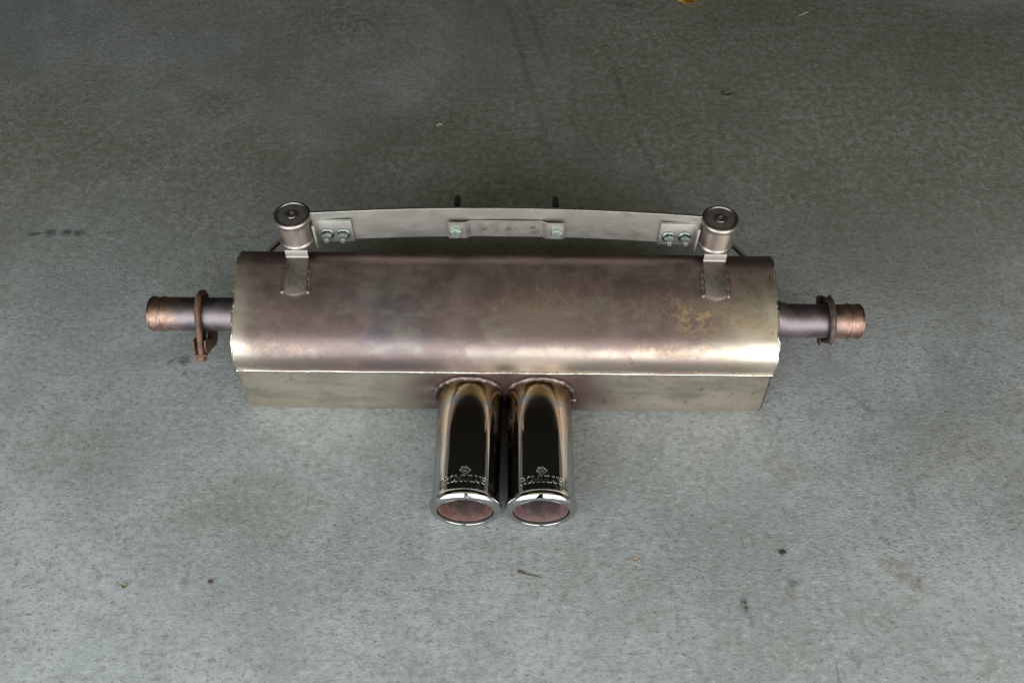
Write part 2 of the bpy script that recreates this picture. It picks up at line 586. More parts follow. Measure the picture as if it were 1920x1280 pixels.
# ------------------------------------------------------------------ the floor: one sheet, fine where it is seen
def build_floor():
    xs = np.concatenate([np.array([-9, -6, -4, -2.5, -1.9]), np.linspace(-1.5, 1.5, 601), np.array([1.9, 2.5, 4, 6, 9])])
    ys = np.concatenate([np.array([-5, -3, -1.5, -0.5, 0.0]), np.linspace(0.25, 2.25, 401), np.array([2.7, 3.5, 5, 8])])
    X, Y = np.meshgrid(xs, ys)
    Z = np.zeros_like(X)
    Z += (fbm(X * 2.1 + 31, Y * 2.1 + 7, 3) - 0.5) * 0.0016 * (np.abs(X) < 1.6)
    nx, ny = len(xs), len(ys)
    Z -= Z.max()                    # highest point of the slab is z = 0
    V = np.stack([X.ravel(), Y.ravel(), Z.ravel()], 1)
    me = bpy.data.meshes.new('floor')
    me.vertices.add(len(V))
    me.vertices.foreach_set('co', V.astype(np.float32).ravel())
    i = (np.arange(ny - 1)[:, None] * nx + np.arange(nx - 1)[None, :]).ravel()
    Q = np.stack([i, i + 1, i + 1 + nx, i + nx], 1).astype(np.int32)
    me.loops.add(Q.size)
    me.loops.foreach_set('vertex_index', Q.ravel())
    me.polygons.add(len(Q))
    me.polygons.foreach_set('loop_start', np.arange(0, Q.size, 4, dtype=np.int32))
    me.update(calc_edges=True)
    me.shade_smooth()
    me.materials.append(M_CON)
    o = bpy.data.objects.new('floor', me)
    COL.objects.link(o)
    x, y = X.ravel(), Y.ravel()
    wx = x + (fbm(x * 9, y * 9) - 0.5) * 0.09
    wy = y + (fbm(x * 9 + 40, y * 9 + 40) - 0.5) * 0.09

    def spot(cx, cy, rx, ry, rot=0.0, soft=1.0, warp=1.0):
        px, py = (x + (wx - x) * warp) - cx, (y + (wy - y) * warp) - cy
        c, s = math.cos(R(rot)), math.sin(R(rot))
        d = np.sqrt(((px * c + py * s) / rx) ** 2 + ((-px * s + py * c) / ry) ** 2)
        return 1 - sstep(1 - soft, 1, d)

    def line(x0, y0, x1, y1, w):
        dx, dy = x1 - x0, y1 - y0
        L2 = dx * dx + dy * dy
        qx, qy = x + (wx - x) * 0.12, y + (wy - y) * 0.12
        t = np.clip(((qx - x0) * dx + (qy - y0) * dy) / L2, 0, 1)
        d = np.hypot(qx - x0 - t * dx, qy - y0 - t * dy)
        return (1 - sstep(w * 0.3, w, d)) * np.minimum(1, 4 * np.minimum(t, 1 - t) + 0.15)

    st = 0.40 * sstep(0.50, 0.66, fbm(x * 1.7 + 3, y * 2.2 + 9, 5)) * sstep(0.7, 1.6, y)
    st = st + 0.36 * sstep(0.52, 0.70, fbm(x * 2.6 + 13, y * 3.1 + 2, 5)) * sstep(0.2, 0.8, y)
    for a in [(-0.59, 1.555, .20, .09, 10, 1, .30), (0.62, 1.594, .17, .055, 8, .9, .7), (0.78, 1.64, .10, .07, 0, .9, .55),
              (-1.02, 1.37, .09, .06, 20, 1, .45), (-0.39, 1.246, .16, .06, 0, .9, .5), (0.179, 1.998, .09, .06, 0, 1, .7),
              (-0.064, 2.004, .07, .05, 0, 1, .6), (1.18, 1.85, .25, .10, 10, 1, .5), (1.09, 1.62, .2, .09, 0, 1, .5),
              (0.85, 1.28, .13, .03, 12, 1, .5), (1.0, 0.83, .22, .12, 20, 1, .5), (0.77, 0.74, .16, .12, 0, 1, .4),
              (-0.45, 0.60, .25, .10, 10, 1, .35), (-0.75, 0.72, .2, .1, 0, 1, .35), (0.02, 1.33, .62, .28, 0, 1, .75),  # last spot paints the muffler's cast shadow deeper on the floor
              (0.608, 0.534, .026, .017, -12, .5, .55), (0.618, 0.498, .03, .022, -15, .5, .55), (0.621, 0.455, .03, .014, 0, 1, .5),
              (0.432, 0.497, .010, .016, 10, .8, .7), (-0.92, 1.205, .09, .025, 0, 1, .4), (0.30, 1.88, .14, .10, 0, 1, .45),
              (-0.25, 1.75, .2, .12, 20, 1, .35), (0.46, 0.70, .05, .04, 0, 1, .45), (0.42, 0.78, .04, .03, 0, 1, .35)]:
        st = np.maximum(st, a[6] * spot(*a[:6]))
    st = np.maximum(st, 0.72 * sstep(0.80, 1.5, y) * sstep(0.36, 0.60, fbm(x * 1.1 + 71, y * 1.4 + 23, 5)))  # far floor: dirt, plus the light's fall-off put into the colour
    dk = np.zeros_like(x)
    for a in [(-0.955, 1.198, .022, .007, 8, .8, 1), (-0.925, 1.203, .020, .016, 0, 1, 1), (-0.893, 1.205, .020, .014, 0, 1, 1),
              (-0.868, 1.203, .022, .014, 0, 1, 1), (-0.80, 1.21, .05, .006, 8, 1, .3), (-0.588, 0.897, .018, .015, 0, 1, 1),
              (-0.580, 0.870, .006, .012, 0, 1, .8), (-0.610, 0.893, .004, .017, -35, .9, .8),
              (0.353, 0.459, .008, .020, 6, .8, 1), (0.359, 0.437, .004, .010, 0, 1, .5), (0.415, 0.517, .006, .005, 0, 1, .7),
              (-0.86, 1.165, .012, .006, 0, 1, .6), (0.432, 0.497, .010, .014, 10, 1, .7), (0.845, 1.43, .006, .012, 0, 1, .7),
              (0.86, 1.37, .012, .005, -20, 1, .7), (0.80, 1.385, .005, .007, 0, 1, .6), (0.50, 1.94, .012, .012, 0, 1, .6),
              (0.535, 1.91, .012, .005, -40, 1, .6), (0.28, 2.0, .05, .02, -15, 1, .5), (0.8, 0.6, .012, .003, -12, .9, .7)]:
        dk = np.maximum(dk, a[6] * spot(*a[:6], warp=0.12))
    for a in [(-0.03, 2.03, 0.045, 1.63, .010, .36), (0.045, 1.63, 0.085, 1.40, .012, .22), (0.03, 2.0, 0.085, 1.72, .010, .28),
              (0.21, 1.90, 0.26, 1.56, .010, .28), (0.26, 1.56, 0.33, 1.26, .009, .24), (0.13, 1.74, 0.14, 1.45, .009, .18),
              (-0.63, 1.27, -0.65, 1.17, .004, .30), (-0.66, 1.22, -0.70, 1.14, .003, .2), (0.245, 0.50, 0.255, 0.40, .003, .35),
              (0.31, 0.52, 0.308, 0.45, .003, .25), (-0.24, 0.50, -0.235, 0.47, .003, .5), (0.055, 0.425, 0.06, 0.36, .003, .3),
              (0.65, 0.42, 0.67, 0.37, .004, .3), (0.50, 0.395, 0.505, 0.365, .005, .4), (0.585, 0.575, 0.60, 0.56, .003, .6),
              (0.58, 0.86, 0.63, 0.79, .006, .28), (-0.1, 1.62, -0.24, 1.76, .007, .2), (-0.9, 1.55, -0.7, 1.6, .006, .12)]:
        dk = np.maximum(dk, a[5] * line(*a[:5]))
    rz = np.clip(sstep(0.42, 0.62, fbm(x * 1.3 + 80, y * 1.3 + 60, 3)) * sstep(0.35, 0.6, y), 0, 1)
    col_attr(o, 'wear_tone', np.clip(st, 0, 0.95), np.clip(dk, 0, 1), rz)
    o['kind'] = 'structure'
    o['label'] = 'grey stained concrete garage floor under the muffler'
    return o


build_floor()

# ------------------------------------------------------------------ the muffler
OX, OY = -0.011, 0.88                     # where the muffler stands
muffler = empty('exhaust_muffler', (OX, OY, 0))
tag(muffler, 'large heat stained steel exhaust muffler with twin chrome tips lying on concrete floor', 'muffler')


def mp(name, vf, mat, parent=muffler, sharp=35, smooth=True):
    """a part, given in metres with x from the muffler's middle and y from below the camera"""
    v, f = vf
    return new_obj(name, [(p[0], p[1] - OY, p[2]) for p in v], f, mat, parent, smooth, sharp)


HW = 0.4295
B0, B1 = Vector((0.7915, 0.1775)), Vector((0.957, 0.2445))
pv = (B1 - B0).normalized()               # direction up the top panel (y, z)
pn = Vector((-pv.y, pv.x))                # its normal
PL = (B1 - B0).length


def bulge(t):
    return 0.0065 * math.sin(math.pi * min(1, max(0, t / PL)))


UP = fillet([(0.7868, 0.1325), B0, B1, (0.990, 0.13)], [0, 0.042, 0.034, 0], 22)
UP = [p + pn * bulge((p - B0).dot(pv)) * (1 if p.y > 0.165 and p.x < 0.97 else 0) for p in UP]
LO = fillet([(0.7915, 0.146), (0.7845, 0.0), (0.988, 0.0), (0.988, 0.146)], [0, 0.030, 0.034, 0], 10)



def relax(P, sig=0.0075, y_max=0.875):
    """ease the front bend into the panel so the curvature builds up gradually"""
    A = np.array([(p.x, p.y) for p in P])
    L = np.concatenate([[0], np.cumsum(np.hypot(*np.diff(A, axis=0).T))])
    u = np.arange(0, L[-1], 0.0025)
    A = np.stack([np.interp(u, L, A[:, 0]), np.interp(u, L, A[:, 1])], 1)
    out = []
    for i in range(len(A)):
        s_ = min(sig, 0.4 * u[i] + 1e-5)
        if A[i, 0] > y_max - 0.03:
            s_ = min(s_, max(1e-5, sig * (y_max - A[i, 0]) / 0.03))
        w = np.exp(-((u - u[i]) / s_) ** 2 / 2)
        out.append(Vector((float((w * A[:, 0]).sum() / w.sum()), float((w * A[:, 1]).sum() / w.sum()))))
    out.append(P[-1])
    return out


UP = relax(UP)


def end_x(y, z, side):
    """ragged shell ends"""
    return HW + 0.0007 * math.sin(y * 190 + side * 2) * math.sin(z * 120 + 1) - 0.0008 * math.sin(z * 333)


def shell(name, prof, nx, lower):
    m = len(prof)
    XS = np.concatenate([-1 + 0.06 * (np.linspace(0, 1, 30) ** 1.5)[:-1], np.linspace(-0.94, 0.94, nx), 1 - 0.06 * (np.linspace(1, 0, 30) ** 1.5)[1:]])
    V = []
    for u in XS:
        for (py, pz) in prof:
            x = u * end_x(py, pz, math.copysign(1, u))
            y, z = py, pz
            e = max(0.0, (abs(x) - (HW - 0.035)) / 0.035)
            if lower:
                low = max(0.0, 1 - z / 0.13)
                front = 1 if y < 0.88 else 0
                y += front * e * e * 0.005 * low
                x += math.copysign(1, x) * e * 0.006 * low
                z += e * e * 0.004 * (1 - front * 0.5) if z < 0.004 else 0
            else:
                z -= 0.0016 * math.exp(-((x + 0.02) / 0.16) ** 2) * max(0, (y - 0.80) / 0.15)
                z += 0.0012 * math.sin(x * 17 + 1.0) * max(0, (y - 0.90) / 0.05) * (1 - abs(u)) 
                z += 0.0016 * math.exp(-((x - 0.27) / 0.03) ** 2) * max(0, (y - 0.93) / 0.03)
            V.append((x, y, z))
    n = len(XS)
    F = [[i * m + j, i * m + j + 1, (i + 1) * m + j + 1, (i + 1) * m + j] for i in range(n - 1) for j in range(m - 1)]
    # turned-in edge at both ends
    for i in (0, n - 1):
        b = len(V)
        for j in range(m):
            x, y, z = V[i * m + j]
            c = Vector((0.885, 0.115))
            d = (c - Vector((y, z))).normalized() * 0.0022
            V.append((x * 0.9995, y + d.x, z + d.y))
        F += [[i * m + j, i * m + j + 1, b + j + 1, b + j] for j in range(m - 1)]
    o = mp(name, (V, F), M_SHELL, sharp=50)
    A = np.array(V)
    x, y, z = A[:, 0], A[:, 1], A[:, 2]
    nz = fbm(x * 6 + 20, y * 22 + z * 9, 4)
    n2 = fbm(x * 14 + 50, y * 30 + 11, 4)
    if not lower:
        ox = sstep(0.790, 0.812, y) * 0.35 + 0.60
        ox = ox - 0.55 * sstep(0.25, 0.42, x + (nz - .5) * 0.15) - 0.30 * sstep(-0.36, -0.43, x + (nz - .5) * 0.05)
        ox = ox - 0.30 * np.exp(-(((x - 0.06) / 0.10) ** 2 + ((y - 0.85) / 0.05) ** 2))
        ox = ox - 0.30 * np.exp(-(((x - 0.12) / 0.22) ** 2)) * sstep(0.808, 0.795, y)
        ox = ox + 0.25 * np.exp(-(((x + 0.17) / 0.13) ** 2)) * sstep(0.81, 0.79, y)
        gold = 1.0 * np.exp(-(((x - 0.315) / 0.06) ** 2 + ((y - 0.842) / 0.020) ** 2)) + 0.45 * np.exp(-(((x - 0.26) / 0.06) ** 2 + ((y - 0.862) / 0.020) ** 2))
        gold += 0.7 * np.exp(-(((x - 0.405) / 0.035) ** 2 + ((y - 0.832 + (x - 0.40) * 0.35) / 0.010) ** 2))
        gold += 0.35 * np.exp(-(((x - 0.07) / 0.08) ** 2 + ((y - 0.875) / 0.035) ** 2))
        gold += 0.30 * np.exp(-(((x + 0.38) / 0.05) ** 2 + ((y - 0.925) / 0.02) ** 2))
        gold += 0.42 * np.exp(-(((x + 0.36) / 0.06) ** 2 + ((y - 0.800) / 0.006) ** 2))
        gold += 0.5 * np.exp(-(((x - 0.27) / 0.10) ** 2 + ((y - 0.800) / 0.008) ** 2))
        blue = 0.75 * np.exp(-(((x + 0.18) / 0.05) ** 2 + ((y - 0.845) / 0.035) ** 2))
        blue += 0.6 * np.exp(-(((x + 0.17) / 0.06) ** 2 + ((y - 0.812) / 0.012) ** 2))
        blue += 0.25 * np.exp(-(((x + 0.23) / 0.05) ** 2 + ((y - 0.87) / 0.02) ** 2))
        rust = 0.25 * sstep(0.45, 0.65, nz) * sstep(0.92, 0.955, y)
        clean = 0.75 * sstep(0.33, 0.43, x + (nz - .5) * 0.1) * sstep(0.93, 0.83, y) + 0.4 * sstep(-0.395, -0.43, x)
        dirt = 0.35 * sstep(0.5, 0.65, n2)
    else:
        d1 = np.hypot(x + 0.058, z - 0.0576)
        d2 = np.hypot(x - 0.058, z - 0.0576)
        d = np.minimum(d1, d2) + (nz - 0.5) * 0.03
        heat = 1 - sstep(0.062, 0.170, d)
        ox = 0.78 * heat + 0.05
        gold = 0.3 * sstep(0.5, 0.65, n2)
        blue = 0 * x
        rust = 0.95 * (1 - sstep(0.055, 0.090, d))
        rust = np.maximum(rust, 0.8 * np.exp(-(((x - 0.165) / 0.02) ** 2 + ((z - 0.05) / 0.02) ** 2)))
        rust = np.maximum(rust, 0.55 * np.exp(-(((x + 0.20) / 0.05) ** 2 + ((z - 0.127) / 0.006) ** 2)))
        clean = 0.8 * sstep(0.10, 0.22, np.abs(x) + (nz - .5) * 0.1)
        dirt = 0.5 * sstep(0.46, 0.6, fbm(x * 5 + 9, z * 30 + 3, 4))
    col_attr(o, 'tint', np.clip(ox, 0, 1), np.clip(gold, 0, 1), np.clip(blue, 0, 1))
    col_attr(o, 'wear_tone', np.clip(rust, 0, 1), np.clip(clean, 0, 1), np.clip(dirt, 0, 1))
    return o


shell('upper_shell', UP, 300, False)
shell('lower_shell', LO, 300, True)

# end caps: dished plates set into the shell ends
for s in (-1, 1):
    loop = [Vector(p) for p in UP] + [Vector(p) for p in LO[::-1]][1:-1]
    cen = Vector((0.888, 0.115))
    rings = []
    for k, (sc, xx) in enumerate([(0.985, -0.0045), (0.96, -0.003), (0.90, 0.003), (0.6, 0.006), (0.25, 0.007)]):
        rings.append([(s * (HW - 0.006 + xx + 0.004 * max(0, 1 - p.y / 0.12)), *(cen + (p - cen) * sc)) for p in loop])
    V = [q for r_ in rings for q in r_]
    m = len(loop)
    F = [[i * m + j, i * m + (j + 1) % m, (i + 1) * m + (j + 1) % m, (i + 1) * m + j] for i in range(len(rings) - 1) for j in range(m)]
    V.append((s * (HW + 0.001), cen.x, cen.y))
    F += [[(len(rings) - 1) * m + j, (len(rings) - 1) * m + (j + 1) % m, len(V) - 1] for j in range(m)]
    o = mp('end_cap', (V, F), M_STRAP)

# the bright lapped seam along the front and the folded edges at both ends
pts = [(x, 0.7862 + 0.0002 * math.sin(x * 60), 0.1326 + 0.0002 * math.sin(x * 41 + 1)) for x in np.linspace(-HW + 0.001, HW - 0.002, 220)]
mp('seam_lip', tube(pts, 0.0020, 8, 0.14, 2), M_BEAD, sharp=80)
for s in (-1, 1):
    pts = [(s * (end_x(p.x, p.y, s) - 0.0006), p.x, p.y) for p in UP]
    mp('folded_edge', tube(pts, 0.0013, 6, 0.3, 5 + s), M_BEAD, sharp=80)
# lumpy weld on the lower end corners
for s in (-1, 1):
    pts = []
    for p in LO[2:26]:
        if p.x < 0.86:
            low = max(0.0, 1 - p.y / 0.13)
            pts.append((s * (HW - 0.0006 + 0.006 * low), p.x + 0.005 * low, p.y))
    mp('corner_weld', tube(pts, 0.0016, 7, 0.35, 9 + s), M_WELD if s > 0 else M_BEAD, sharp=80)


# ------------------------------------------------------------------ exhaust tips
TZ, TR = 0.0576, 0.0532
MOUTH = 0.578
tip_prof = [(0.0030, 0.0436), (0.0012, 0.0440), (0.0005, 0.0446), (0.0004, 0.0470), (0.0013, 0.0505), (0.0035, 0.0535),
            (0.0068, 0.0556), (0.0098, 0.0564), (0.0126, 0.0560), (0.0146, 0.0550), (0.0154, 0.0540), (0.0156, 0.0534), (0.0175, 0.0532)]
tip_prof += [(s, TR + 0.0009 * max(0, (s - 0.1) / 0.1)) for s in np.linspace(0.021, 0.190, 30)]
tip_prof += [(0.200, 0.0545), (0.208, 0.0558), (0.218, 0.0565)]
TO_Y = Matrix(((1, 0, 0, 0), (0, 0, 1, 0), (0, -1, 0, 0), (0, 0, 0, 1)))      # local z -> world +y


def strokes(glyph):
    S = {'R': [((0, 0), (0, 1)), ((0, 1), (.55, 1)), ((.55, 1), (.72, .85)), ((.72, .85), (.72, .66)), ((.72, .66), (.55, .5)), ((.55, .5), (0, .5)),
               ((.38, .5), (.78, 0)), ((-.14, 0), (.16, 0)), ((.66, 0), (.92, 0)), ((-.14, 1), (.1, 1))],
         'O': [((.28, 0), (.56, 0)), ((.56, 0), (.82, .28)), ((.82, .28), (.82, .72)), ((.82, .72), (.56, 1)), ((.56, 1), (.28, 1)), ((.28, 1), (.02, .72)),
               ((.02, .72), (.02, .28)), ((.02, .28), (.28, 0))],
         'M': [((.05, 0), (.08, 1)), ((.08, 1), (.5, .12)), ((.5, .12), (.92, 1)), ((.92, 1), (.95, 0)), ((-.1, 0), (.2, 0)), ((.8, 0), (1.1, 0)),
               ((-.08, 1), (.1, 1)), ((.9, 1), (1.08, 1))],
         'U': [((.05, 1), (.05, .28)), ((.05, .28), (.28, 0)), ((.28, 0), (.56, 0)), ((.56, 0), (.8, .28)), ((.8, .28), (.8, 1)), ((-.12, 1), (.22, 1)), ((.64, 1), (.97, 1))],
         'L': [((.08, 1), (.08, 0)), ((-.1, 0), (.72, 0)), ((.72, 0), (.74, .26)), ((-.1, 1), (.28, 1))],
         'S': [((.74, .78), (.74, .95)), ((.74, .82), (.55, 1)), ((.55, 1), (.22, 1)), ((.22, 1), (.05, .8)), ((.05, .8), (.18, .58)), ((.18, .58), (.6, .44)), ((.6, .44), (.76, .22)),
               ((.76, .22), (.58, 0)), ((.58, 0), (.2, 0)), ((.2, 0), (.04, .18)), ((.04, .05), (.04, .26))]}
    return S[glyph]


def emboss(segs, w, h, r0):
    """raised strokes on the tip; (u, v) metres around and along the tip -> local lathe space (z back, -y up)"""
    V, F = [], []
    for (a, b) in segs:
        a, b = Vector(a), Vector(b)
        d = (b - a)
        if d.length < 1e-6:
            continue
        d.normalize()
        nrm = Vector((-d.y, d.x))
        a2, b2 = a - d * w * 0.35, b + d * w * 0.35
        n0 = len(V)
        for lay, ww in ((-0.0004, w), (h * 0.6, w), (h, w * 0.6)):
            for q in (a2 - nrm * ww / 2, b2 - nrm * ww / 2, b2 + nrm * ww / 2, a2 + nrm * ww / 2):
                th = q.x / r0
                V.append(((r0 + lay) * math.sin(th), -(r0 + lay) * math.cos(th), q.y))
        for L in (0, 4):
            for k in range(4):
                k2 = (k + 1) % 4
                F.append([n0 + L + k, n0 + L + k2, n0 + L + 4 + k2, n0 + L + 4 + k])
        F.append([n0 + 8, n0 + 9, n0 + 10, n0 + 11])
    return V, F


def word_segments(text, height, total, v0):
    adv = {'R': 1.12, 'O': 1.06, 'M': 1.34, 'U': 1.10, 'L': 0.98, 'S': 0.80}
    L = sum(adv[c] for c in text) - 0.1
    k = total / L
    x, out = -total / 2, []
    for c in text:
        out += [((x + p[0] * k, v0 + p[1] * height), (x + q[0] * k, v0 + q[1] * height)) for p, q in strokes(c)]
        x += adv[c] * k
    return out


EMB = [((0, 0), (.0085, .0065)), ((.0085, .0065), (.0045, .0095)), ((0, 0), (-.0085, .0065)), ((-.0085, .0065), (-.005, .0085)),
       ((-.006, .0115), (-.001, .0095)), ((-.001, .0095), (.003, .0115)), ((.003, .0115), (.006, .0095)), ((-.001, .0095), (.0005, .0138)),
       ((.0005, .0138), (.003, .0115)), ((-.006, .0115), (-.002, .0125)), ((-.0035, .0065), (.0035, .0068)), ((-.002, .0045), (.002, .0045))]

for s in (-1, 1):
    cx = 0.0582 * s
    tip = new_obj('exhaust_tip', *lathe(tip_prof, 96), M_CHROME, muffler, True, 60)
    tip.location = (cx, MOUTH - OY, TZ)
    tip.rotation_euler = (R(-90), 0, R(0.4 * s))
    tip['label'] = ('left' if s < 0 else 'right') + ' chrome tailpipe with rolled lip and raised lettering'
    lin = new_obj('inner_liner', *lathe([(0.0062, 0.0422), (0.0072, 0.0414), (0.0145, 0.0408), (0.05, 0.0393), (0.12, 0.0385), (0.19, 0.038), (0.191, 0)], 64),
                  M_LINER if s > 0 else M_LINER2, tip, True, 60)
    new_obj('bore_gap', *lathe([(0.0029, 0.0443), (0.0046, 0.0438), (0.0080, 0.0432), (0.0085, 0.0410)], 64), M_BLACK, tip, True, 60)  # dark ring painting the shade between lip and liner
    let = new_obj('raised_lettering', *emboss(word_segments('ROMULUS', 0.0104, 0.066, 0.0272), 0.0012, 0.0009, TR), M_EMBOSS, tip, False)
    emb = new_obj('raised_emblem', *emboss([((a[0], a[1] + .0395), (b[0], b[1] + .0395)) for a, b in EMB], 0.0010, 0.0008, TR), M_EMBOSS, tip, False)
    # weld around the root, on the shell's front face
    pts = []
    for k in range(73):
        a = 2 * math.pi * k / 72
        z = TZ + 0.0575 * math.sin(a)
        pts.append((cx + 0.0575 * math.cos(a), 0.7885 + 0.0004 * math.sin(k * 1.9) + (0.012 if z < 0.03 else 0) * (0.03 - z) / 0.03, max(z, 0.004)))
    mp('root_weld', tube(pts, 0.0050, 10, 0.2, 20 + s), M_ROOTWELD, sharp=80)


# ------------------------------------------------------------------ inlet pipes
def pipe_obj(path, radii):
    n = 40
    V, F = tube(path, radii, n, caps=False)
    m = len(path)
    # inner wall
    Vi, Fi = tube(path, [r - 0.0018 for r in radii], n, caps=False)
    V2, F2 = merge((V, F), (Vi, [q[::-1] for q in Fi]))
    o = m * n
    e = (m - 1) * n
    F2 += [[e + k, e + (k + 1) % n, o + e + (k + 1) % n, o + e + k] for k in range(n)]
    return V2, F2


PY, PZ, PR = 0.900, 0.131, 0.0283
for s in (-1, 1):
    path, rad = [], []
    for k, x in enumerate(np.linspace(0.405, 0.5915, 72)):
        y, z, r = PY, PZ, PR
        if s > 0:
            b = 1 - sstep(0.43, 0.47, np.array(x))
            y += 0.006 * float(b)
            z += 0.007 * float(b)
            r += 0.0012 * float(b)
            y -= 0.002
        for bx in (0.572, 0.587):
            r += 0.0011 * math.exp(-((x - bx) / 0.0020) ** 2)
        path.append((s * x, y, z))
        rad.append(r)
    p = mp('inlet_pipe', pipe_obj(path, rad), M_PIPE, sharp=50)
    p['label'] = ('straight left' if s < 0 else 'slightly bent right') + ' inlet pipe with coppery open end'
    for bx in (0.5705, 0.5885):
        pts = [(s * bx, PY + (-0.002 if s > 0 else 0) + (PR + 0.0010) * math.cos(t), PZ + (PR + 0.0010) * math.sin(t)) for t in np.linspace(0, 2 * math.pi, 49)]
        mp('bead_ring', tube(pts, 0.0006, 8), M_COPPER, p, sharp=80)  # extra shiny rings, added to give the beads a bright glint
    # dark expansion slot near the open end, low on the front
    a = R(214 if s < 0 else 218)
    sl = []
    for da in (-0.035, 0.035):
        for x in (0.567, 0.5918):
            sl.append((s * x, PY + (PR + 0.0007) * math.cos(a + da), PZ + (PR + 0.0007) * math.sin(a + da)))
    V = sl + [(q[0], PY + (q[1] - PY) * 0.97, PZ + (q[2] - PZ) * 0.97) for q in sl]
    mp('slot', (V, [[0, 1, 3, 2], [4, 6, 7, 5], [0, 4, 5, 1], [2, 3, 7, 6], [1, 5, 7, 3], [0, 2, 6, 4]]), M_BLACK, p, smooth=False)
    # weld ring where the pipe leaves the cap
    pts = [(s * (HW + 0.002), PY + 0.0295 * math.cos(t), PZ + 0.0295 * math.sin(t)) for t in np.linspace(0, 2 * math.pi, 40)]
    mp('pipe_weld', tube(pts, 0.003, 8, 0.2, 30 + s), M_WELD, p, sharp=80)

# ------------------------------------------------------------------ rubber bushings in steel sleeves, straps and braces
BX, BY, BZ0, BZ1, BR = 0.3325, 0.958, 0.2580, 0.3120, 0.0262
sleeve_prof = [(0.0, 0.0), (0.0, 0.020), (0.0, 0.0268), (0.0010, 0.0285), (0.0030, 0.0292), (0.0052, 0.0287), (0.0068, 0.0275), (0.0085, 0.0273)]
H = BZ1 - BZ0
sleeve_prof += [(s, 0.0273) for s in np.linspace(0.012, H - 0.013, 8)]
sleeve_prof += [(H - 0.0095, 0.0275), (H - 0.0075, 0.0289), (H - 0.0050, 0.0294), (H - 0.0022, 0.0289), (H - 0.0006, 0.0273), (H, 0.0252), (H - 0.0006, 0.0240), (H - 0.0024, 0.0232)]
disc_prof = [(H - 0.0040, 0.0240), (H - 0.0028, 0.0228), (H - 0.0022, 0.0210), (H - 0.0020, 0.012), (H - 0.0022, 0.0098), (H - 0.0040, 0.0096), (H - 0.0042, 0.0)]
nut_prof = [(H - 0.0050, 0.0088), (H - 0.0016, 0.0086), (H - 0.0006, 0.0076), (H - 0.0004, 0.0046), (H - 0.0010, 0.0038), (H - 0.0060, 0.0036), (H - 0.0060, 0.0)]

def panel(t, h):
    """point on the top panel, t metres up from the front bend, h above it"""
    q = B0 + pv * t + pn * (h + bulge(t))
    return q.x, q.y


